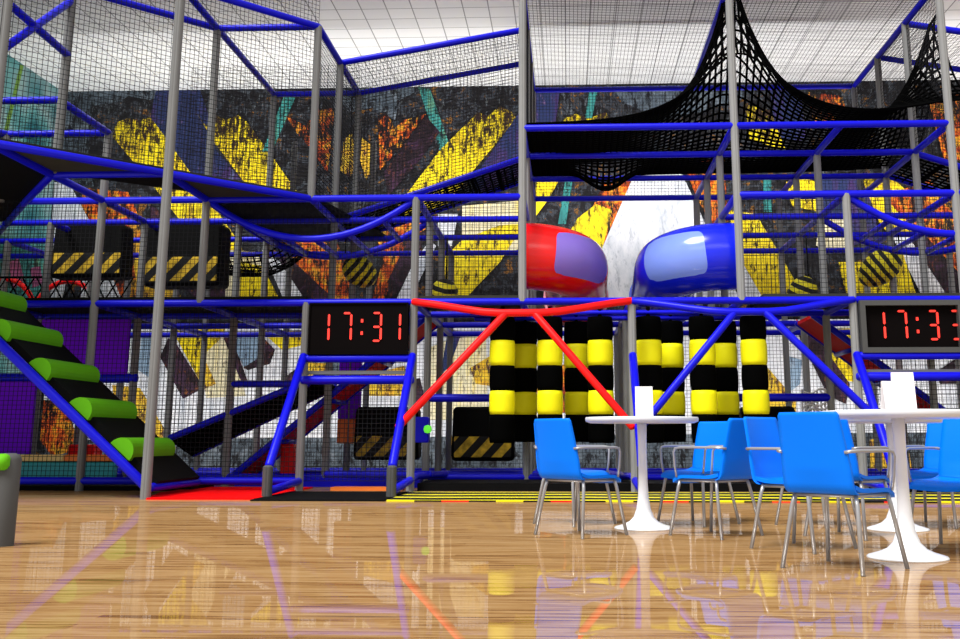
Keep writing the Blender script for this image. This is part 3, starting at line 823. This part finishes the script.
# ------------------------------------------------------------------ hazard blocks
def hazard(c0, c1, z0, z1, r, label, grp, thick=.42, rot=0., top_in=.05):
    w = (c1 - c0) * M; h = (z1 - z0) * M
    at = G((c0 + c1) / 2, r, z0)
    t = thing('hanging_foam_block', at, label, 'foam block', grp, rz=rot)
    b = MB(); o = at
    hb = h * .43
    b.rbox(o + Vector((0, 0, h / 2)), (w, thick, h), .08)
    for i, v in enumerate(b.v):
        f = max(0, (v.z - o.z) / h); b.v[i] = Vector((o.x + (v.x - o.x) * (1 - top_in * f), v.y, v.z))
    b.build('body', BLACK, t)
    b = MB(); y = o.y - thick / 2 - .004
    b.rbox(Vector((o.x, y, o.z + h * .26)), (w * .90, .012, hb * .88), .02); b.build('striped_band', HAZ, t)
    b = MB(); x = o.x - w / 2 * (1 - top_in * .26)
    b.box((x, o.y, o.z + h * .26), (.012, thick * .8, hb * .88)); b.build('striped_band', HAZ, t)


HB = 'hanging hazard striped blocks'
hazard(-4.17, -3.35, 2.16, 2.75, 1.5, 'black hanging block with yellow hazard stripes on the upper level, leftmost', HB, rot=.0, top_in=.07)
hazard(-3.14, -2.28, 2.06, 2.75, 1.5, 'black hazard striped block on the upper level, right of the other hanging one', HB, thick=.5, rot=.0)
hazard(-.905, -.197, .235, .80, 2, 'low black hazard striped block beside the purple and orange pads', HB)
hazard(.153, .834, .225, .80, 2, 'low black hazard striped block partly behind the leftmost punch bag', HB)
hazard(3.25, 3.85, .27, .80, 2, 'low black hazard striped block right of the punch bags, above the blue chairs', HB)

# ------------------------------------------------------------------ bee striped punch balls
def bee(c, r, z, ax, label, rx=.25, rl=.33):
    at = G(c, r, z)
    t = thing('hanging_ball', at, label, 'punch ball', 'yellow and black striped hanging balls')
    b = MB(); prof = [(rx * math.sin(PI * k / 14), -rl * math.cos(PI * k / 14) * (1.0 if k < 7 else .9)) for k in range(15)]
    prof[0] = (.001, -rl); prof[-1] = (.001, rl * .9)
    b.lathe(prof, 26)
    R = Euler((0.3, ax, 0)).to_matrix()
    o = b.build('ball', BEE, t); o.rotation_euler = (0.3, ax, 0)
    # geometry was made about the world origin: shift into the parent's frame
    for v in o.data.vertices: v.co += at
    b = MB(); p = R @ Vector((0, 0, rl * .9)) + at; b.tube([p, Vector((p.x, p.y, L2 * M - .03))], .012, 6); b.build('cord', ROPE, t)


bee(-.93, 2, 2.31, -.9, 'small yellow and black striped ball hanging above the left clock')
bee(4.88, 2, 2.32, .9, 'largest yellow and black striped ball hanging above the right clock', .27, .42)
bee(.03, 2, 2.02, .2, 'striped ball just showing behind the rail right of the left clock')
bee(4.0, 2, 2.01, .3, 'striped ball just showing over the deck right of the blue tube slide', .25, .36)

# ------------------------------------------------------------------ green stepped ramp
RS0, RS1 = -1.12, -.07
c_lo, z_lo, c_hi = -1.92, .085, -3.72
sl = .875
ramp = thing('stepped_ramp', G(-2.4, -.6, 0), 'black foam climbing ramp with green half round steps and blue side rail at left', 'climbing ramp')
zf = lambda c: z_lo + (c_lo - c) * sl
b = MB()
dn = Vector((sl, 0, 1)).normalized()      # up-normal of the slope
ax = Vector((-1, 0, sl)).normalized()     # up the slope
A = G(c_lo + .02, RS0 + .05, z_lo); wv = Vector((0, (RS1 - RS0 - .1) * M, 0)); Ls = (G(c_hi, 0, zf(c_hi)) - G(c_lo, 0, z_lo)).length
b.prism([A, A + ax * Ls, A + ax * Ls + dn * .09, A + dn * .09 + ax * .0], wv); b.build('foam_ramp', BLACK, ramp)
for k, c in enumerate((-2.12, -2.485, -2.85, -3.215, -3.58)):
    P = G(c, RS0 - .0, zf(c)) + dn * .06
    b = MB(); prof = []
    for i in range(13):
        a = PI * i / 12
        prof.append(P + ax * (math.cos(a) * .16 + .16) + dn * (math.sin(a) * .175))
    b.prism(prof, Vector((0, .86 * (RS1 - RS0) * M, 0)))
    o = b.build('step', GREEN, ramp)
rail((c_lo, RS0 - .03, z_lo), (c_hi, RS0 - .03, zf(c_hi)), name='side_rail', parent=ramp, rad=.06)
rail((c_lo, RS1 + .03, z_lo), (c_hi, RS1 + .03, zf(c_hi)), name='side_rail', parent=ramp)
rail((c_lo + .02, RS0, z_lo), (c_lo + .02, RS1, z_lo), name='foot_rail', parent=ramp)

# ------------------------------------------------------------------ red ramps with blue rails
def red_ramp(p0, p1, w, label):
    t = thing('railed_slide', G(*p0), label, 'slide')
    A, B_ = G(*p0), G(*p1); W = Vector((0, w * M, 0)); d = (B_ - A).normalized()
    b = MB(); b.prism([A, B_, B_ + W, A + W], Vector((0, 0, -.05))); 
    b.build('slide_bed', DKRED, t)
    b = MB()
    for s in (0, 1):
        b.prism([A + W * s + Vector((0, 0, .0)), B_ + W * s, B_ + W * s + Vector((0, 0, .05)), A + W * s + Vector((0, 0, .05))], Vector((0, .03, 0)))
    b.build('slide_side', RED, t)
    for s in (0, 1):
        b = MB(); b.tube([A + W * s - d * .02 + Vector((0, -.03, -.02)), B_ + W * s + Vector((0, -.03, -.02))], .05, 10, dome=True); b.build('side_rail', BLUE, t)
    for f in (.25, .5, .75):
        b = MB(); b.tube([A.lerp(B_, f) - Vector((0, 0, .06)), A.lerp(B_, f) + W - Vector((0, 0, .06))], .04, 8); b.build('cross_bar', BLUE, t)


red_ramp((-2.0, 1.1, .07), (-.03, 1.1, L1), .8, 'dark red slide with blue rails rising behind the left gate')
red_ramp((5.5, 1.1, .45), (3.89, 1.1, L1), .75, 'dark red slide with blue rails descending behind the right gate')

# ------------------------------------------------------------------ padded panels
def panel(c0, c1, z0, z1, r, mat, label, name='padded_panel', cat='panel', t=.06, grp=None):
    b = MB(); b.rbox(G((c0 + c1) / 2, r, (z0 + z1) / 2), ((c1 - c0) * M, t, (z1 - z0) * M), .02)
    o = b.build(name, mat, origin=G((c0 + c1) / 2, r, z0)); return tag(o, label, cat, grp)


panel(-3.96, -3.04, 1.10, L1 - .04, .93, PURPLE, 'purple padded panel hanging behind the green steps, upper one')
panel(-5.2, -3.96, .31, 1.03, .93, PURPLE, 'purple padded panel at the left edge, below the upper one')
b = MB(); b.rbox(G(-4.1, .75, .12), (3.3, .12, .24 * M), .03); pit = thing('foam_pit_wall', G(-4.1, .75, 0), 'low teal pit wall with orange and cream top behind the green ramp', 'pit wall')
b.build('wall_pad', TEAL, pit)
for x0, x1, m in ((-5.2, -4.3, ORANGE), (-4.3, -4.08, ORANGE), (-4.08, -3.5, CREAM), (-3.5, -3.0, ORANGE)):
    b = MB(); b.rbox(G((x0 + x1) / 2, .75, .275), ((x1 - x0) * M, .2, .1), .03); b.build('top_pad', m, pit)
b = MB(); b.rbox(G(-3.78, 1.75, .2), (.42, .34, .6), .04); tag(b.build('foam_box', RED, origin=G(-3.78, 1.75, 0)), 'small red foam box standing behind the teal pit wall', 'foam box')
b = MB(); b.rbox(G(-1.50, 1.5, .22), (.22, .2, .56), .04); tag(b.build('foam_box', RED, origin=G(-1.50, 1.5, 0)), 'red foam box beside the foot of the left red slide', 'foam box')
for x in (-1.05, -.92):
    t = thing('post_pad', G(x, 2.0, .41), 'purple and orange post pad left of the hazard block, ' + ('nearest the slide' if x < -1 else 'nearest the block'), 'post pad', 'purple and orange post pads')
    for z0, z1, m, n in ((.41, .67, ORANGE, 'orange_pad'), (.67, 1.5, PURPLE, 'purple_pad')):
        b = MB(); b.rbox(G(x, 2.0, (z0 + z1) / 2), (.17, .15, (z1 - z0) * M), .03, axis='z'); b.build(n, m, t)
t = thing('button_box', G(.04, .5, .42), 'blue box with a green button behind the left gate leg', 'button box')
b = MB(); b.rbox(G(.03, .5, .545), (.2, .2, .36), .03); b.build('box', BLUE, t)
b = MB(); b.lathe([(.0001, -.06), (.045, -.045), (.06, 0), (.045, .045), (.0001, .06)], 16, c=G(.09, .43, .55)); b.build('button', LEDG, t)

# netted hoop tunnel, rope hammock, rope curtain
t = thing('hoop_tunnel', G(-4.6, 2, L1), 'netted crawl tunnel with red hoops on the left upper level', 'tunnel')
for c in (-5.0, -4.35):
    b = MB(); b.tube([G(c + .42 * (math.cos(PI * k / 16)), 2.0 + .3 * (c + 5), L1 + .55 * math.sin(PI * k / 16)) for k in range(17)], .045, 10); b.build('hoop', RED, t)
b = MB()
for k in range(14):
    for s in (-1, 1):
        b.tube([G(-5.6 + .16 * k + s * .3 * (j / 8 - .5), 1.7, L1 + .52 * j / 8) for j in range(9)], .014, 4, caps=False, smooth=False)
b.tube([G(-5.7, 1.7, L1 + .52), G(-3.9, 1.7, L1 + .52)], .02, 6); b.build('net', ROPE, t)
fn = lambda u, v: G(-2.75 + 1.0 * u, 2.1 + .8 * v, 2.50 + .22 * (2 * u - 1) ** 2 * (1 if u > .5 else .2) - .16 * math.sin(PI * v))
tag(rope_surface(fn, 14, 10, .014).build('rope_hammock', ROPE, origin=G(-2.3, 2.5, 2.5)), 'black rope hammock hanging behind the right upper hazard block', 'hammock')
fn = lambda u, v: G(3.85 + .3 * u, 1.6 + .1 * u, .45 + .5 * v + .03 * math.sin(9 * v + 7 * u))
tag(rope_surface(fn, 7, 12, .016).build('rope_curtain', WHITE_CURTAIN, origin=G(4, 1.6, .5)), 'white rope net behind the right gate leg', 'rope net')

# ------------------------------------------------------------------ mats and pads on the floor
def slab(name, poly, z0, z1, mat, label, cat='mat'):
    b = MB(); b.prism([G(c, r, z0) for c, r in poly], (0, 0, (z1 - z0) * M)); c = [sum(q) / len(poly) for q in zip(*poly)]
    return tag(b.build(name, mat, origin=G(c[0], c[1], 0)), label, cat)


slab('floor_mat', [(-1.86, -1.3), (-1.02, -1.3), (-1.02, .6), (-2.1, .6), (-2.1, -.4)], 0, .012, REDMAT, 'bright red floor mat between the green ramp and the left gate')
slab('floor_mat', [(-1.0, -1.45), (.02, -1.45), (.02, -.2), (-1.0, -.2)], 0, .012, BLACK, 'black floor mat inside the left gate under the clock')
slab('floor_mat', [(.04, -1.45), (7, -1.45), (7, -.25), (.04, -.25)], 0, .012, MATSTR, 'yellow and black striped floor mat in front of the punch bags')
b = MB()
for k in range(34):
    c = .05 + k * .205
    b.box(G(c + .1, -1.46, .005), (.205 * M, .03, .013), mi=(0, 1, 2, 1)[k % 4])
tag(b.build('mat_edging', [MATYEL, BLACK, DKRED]), 'yellow, black and dark red edging strip along the striped mat', 'edging')
slab('foam_pad', [(.05, .1), (2.0, .1), (2.0, 2.8), (.05, 2.8)], 0, .07, BLACK, 'black foam pad under the left punch bags', 'foam pad')
slab('foam_pad', [(2.05, .1), (3.95, .1), (3.95, 2.8), (2.05, 2.8)], 0, .07, BLACK, 'black foam pad under the right punch bags', 'foam pad')
slab('foam_pad', [(-.75, .15), (-.1, .15), (-.1, .35), (-.75, .35)], 0, .03, ORANGE, 'orange foam pad on the ground behind the left gate', 'foam pad')
slab('foam_pad', [(-1.9, 1.0), (-.02, .75), (-.02, 2.9), (-1.9, 2.9)], 0, .085, BLUE, 'blue foam floor behind the left gate and red slide', 'foam pad')
slab('foam_pad', [(4.05, .1), (6.9, .1), (6.9, 2.9), (4.05, 2.9)], 0, .05, BLACK, 'black foam pad behind the right gate', 'foam pad')
slab('foam_pad', [(-6, .06), (-2.0, .06), (-2.0, .68), (-6, .68)], 0, .04, BLACK, 'black foam pad under the green stepped ramp', 'foam pad')

# ------------------------------------------------------------------ tables
def table_proto():
    t = local_thing('pedestal_table', 'x', 'table')
    b = MB(); b.lathe([(.0, .822), (.42, .822), (.452, .834), (.456, .846), (.456, .86), (.452, .869), (.0001, .87)], 64); b.build('tabletop', WHITET, t)
    b = MB(); b.lathe([(.04, .828), (.036, .7), (.035, .5), (.037, .35), (.044, .24), (.058, .15), (.08, .09), (.115, .055), (.16, .034), (.205, .021), (.228, .014), (.235, .007), (.235, 0)], 48); b.build('pedestal', WHITEP, t)
    return t


tb = table_proto()
for i, (c, r, lab) in enumerate([(1.81, -3.76, 'round white pedestal table left of the others, in front of the punch bags'), (2.765, -5.1, 'nearest round white pedestal table at right, cut by the frame'),
                                 (3.13, -3.78, 'white pedestal table farther back, hidden behind the nearest right one')]):
    if i == 0: tb.location = G(c, r, 0); tb['label'] = lab; tb['group'] = 'white pedestal tables'
    else: dup(tb, G(c, r, 0), 0, lab, 'white pedestal tables')


def card(c, r, w, h, rz, label):
    t = thing('table_card', G(c, r, .58) , label, 'menu card', rz=rz); o = Vector(t['_at']); o.z = .8705; t.location.z = .8705; t['_at'] = tuple(o)
    for s in (-1, 1):
        b = MB(); b.prism([o + Vector((x, s * y, z)) for x, y, z in ((-w / 2, .03, 0), (w / 2, .03, 0), (w / 2, .003, h), (-w / 2, .003, h))], (0, s * .002, 0)); b.build('leaf', CARD, t)


card(1.825, -3.76, .14, .245, 0, 'white folded card standing on the left white table')
card(2.80, -5.08, .135, .235, 0, 'pinkish white folded card standing on the nearest right table')
card(2.775, -4.97, .10, .19, .3, 'smaller white card half hidden behind the card on the nearest table')

# ------------------------------------------------------------------ chairs
def chair_proto():
    t = local_thing('dining_chair', 'x', 'chair')
    b = MB()
    def seat(u, v, top=True):
        x = (2 * u - 1); y = -.20 + .43 * v
        z = .425 + .012 * x * x - .035 * max(0, (v - .75) / .25) ** 2 + .02 * max(0, (.25 - v) / .25) ** 2
        wv = .215 * (1 - .06 * max(0, v - .8) / .2)
        return Vector((x * wv, y, z - (0 if top else .022)))
    def shell(fn_top, fn_bot, nu, nv):
        b.grid(fn_top, nu, nv); b.grid(fn_bot, nu, nv)
        for e in (0, 1):
            for k in range(nv): b.add([fn_top(e, k / nv), fn_top(e, (k + 1) / nv), fn_bot(e, (k + 1) / nv), fn_bot(e, k / nv)], [(0, 1, 2, 3)])
            for k in range(nu): b.add([fn_top(k / nu, e), fn_top((k + 1) / nu, e), fn_bot((k + 1) / nu, e), fn_bot(k / nu, e)], [(0, 1, 2, 3)])
    shell(lambda u, v: seat(u, v), lambda u, v: seat(u, v, False), 12, 12); b.build('seat', SHELL, t)
    b = MB()
    def back(u, v, off=0.):
        x = 2 * u - 1
        if v < .16:                                     # curl from seat into back
            a = v / .16 * PI / 2; y = -.17 - .06 * math.sin(a); z = .405 + .06 * (1 - math.cos(a))
            ny, nz = math.sin(a), math.cos(a)
        else:
            f = (v - .16) / .84; z = .465 + .38 * f; y = -.23 - .058 * f - .014 * f * f; ny, nz = 1, .12
        w = .215 - .028 * max(0, v - .3) / .7
        y -= .022 * (1 - x * x) * min(1, v * 3)
        if v > .95: w -= .012 * ((v - .95) / .05) ** 2
        return Vector((x * w, y + off * ny, z + off * nz * .4))
    shell(lambda u, v: back(u, v), lambda u, v: back(u, v, .016), 12, 25); b.build('backrest', SHELL, t)
    for sx in (-1, 1):
        for y0, y1 in ((.17, .235), (-.16, -.235)):
            b = MB(); b.tube([(sx * .185, y0, .408), (sx * .2, y0 + (y1 - y0) * .15, .35), (sx * .245, y1, 0)], .0125, 10); b.build('leg', CHROME, t)
    b = MB(); b.tube([(-.185, .17, .398), (.185, .17, .398)], .01, 8); b.tube([(-.185, -.16, .398), (.185, -.16, .398)], .01, 8)
    for sx in (-1, 1): b.tube([(sx * .185, .17, .398), (sx * .185, -.16, .398)], .01, 8)
    b.build('under_frame', CHROME, t)
    for sx in (-1, 1):
        pts = [(sx * .195, -.262, .63), (sx * .228, -.25, .635), (sx * .24, -.2, .637), (sx * .243, .12, .637), (sx * .242, .165, .63), (sx * .238, .185, .605), (sx * .225, .188, .5), (sx * .21, .185, .42)]
        b = MB(); b.tube(pts, .0095, 8); b.build('armrest', CHROME, t)
    return t


ch = chair_proto()
CH = [  # centre column, row, facing direction in grid units (towards the table)
    (1.472, -4.14, (1, 1), 'blue chair seen from behind at the left of the left white table'),
    (1.445, -3.47, (1, -1), 'blue armchair mostly hidden behind the leftmost blue chair'),
    (2.135, -3.445, (-1, -1), 'bright cyan armchair facing left, right of the left white table'),
    (2.136, -4.15, (-1, 1), 'dark blue chair seen from behind, just right of the cyan armchair'),
    (2.43, -4.75, (1, -1), 'blue armchair facing right, half hidden by the large nearest chair'),
    (2.426, -5.45, (1, 1), 'large nearest blue chair seen from behind at the nearest table'),
    (2.79, -4.17, (1, 1), 'blue chair hidden behind the nearest chair, at the near side of the far table'),
    (2.78, -3.49, (1, -1), 'blue chair hidden behind the nearest chair, on the far side of the far table'),
    (3.10, -4.75, (-1, -1), 'nearer cyan chair facing left at the right edge of the photo'),
    (3.45, -3.49, (-1, -1), 'farther cyan chair facing left near the right edge, behind the pedestals'),
]
for i, (c, r, d, lab) in enumerate(CH):
    rz = math.atan2(d[1], d[0]) - PI / 2
    if i == 0:
        ch.location = G(c, r, 0); ch.rotation_euler = (0, 0, rz); ch['label'] = lab; ch['group'] = 'blue cafe chairs'
    else: dup(ch, G(c, r, 0), rz, lab, 'blue cafe chairs')

# ------------------------------------------------------------------ low barrier in the left foreground
t = thing('barrier', G(-1.1, -4.78, 0), 'low grey barrier post with a green rail at the left edge', 'barrier')
b = MB(); b.tube([G(-1.105, -4.78, 0), G(-1.105, -4.78, .375)], .075, 24, dome=True); b.build('post', SOCK, t)
b = MB(); b.tube([G(-1.10, -4.83, .365), G(-2.6, -4.83, .365)], .055, 16, dome=True); b.build('rail', GREEN, t)
b = MB(); b.post(G(-2.6, -4.78, 0), G(-2.6, -4.78, .375), .085); b.build('post', SOCK, t)

# ------------------------------------------------------------------ light and camera
W = bpy.data.worlds.new('World'); bpy.context.scene.world = W; W.use_nodes = True
bg = W.node_tree.nodes['Background']; bg.inputs['Color'].default_value = (1, 1, 1, 1); bg.inputs['Strength'].default_value = .72
sd = bpy.data.lights.new('sun', 'SUN'); sd.energy = 4.7; sd.angle = math.radians(25)
so = bpy.data.objects.new('sun', sd); C.objects.link(so); so.location = (-8, -8, 10)
so.rotation_euler = Vector((.45, .58, -1.0)).to_track_quat('-Z', 'Y').to_euler()


def add_light(name, kind, loc, watts, **kw):
    d = bpy.data.lights.new(name, kind); d.energy = watts
    for k, v in kw.items(): setattr(d, k, v)
    o = bpy.data.objects.new(name, d); C.objects.link(o); o.location = loc
    return o


# added fill lights without fixtures, over the open floor and behind the frame
add_light('floor_fill', 'AREA', (0, 5, 8.1), 350, shape='RECTANGLE', size=10, size_y=5)
for z, w, tilt in ((1.1, 330, 16), (5.0, 600, 60)):     # added strips that brighten the mural and the ceiling
    o = add_light('mural_fill', 'AREA', G(1.4, 3.55, 0) + Vector((0, 0, z)), w, shape='RECTANGLE', size=21, size_y=.5)
    o.rotation_euler = (math.radians(90 + tilt), 0, 0)

cd = bpy.data.cameras.new('camera'); co = bpy.data.objects.new('camera', cd); C.objects.link(co)
co.location = (0, 0, H * M); co.rotation_euler = (PI / 2 + PITCH, 0, -YAW)
cd.sensor_width = 36; cd.lens = F_PX / 960 * 36
cd.shift_x = -(CX - 480) / 960; cd.shift_y = -(319.5 - CY) / 960
cd.clip_start = .05; cd.clip_end = 200
S = bpy.context.scene; S.camera = co
S.view_settings.view_transform = 'Standard'; S.view_settings.look = 'None'; S.view_settings.gamma = 1
S.view_settings.exposure = 0; S.view_settings.use_curve_mapping = False
for o in bpy.data.objects:
    if '_at' in o: del o['_at']
print('parts', NP)
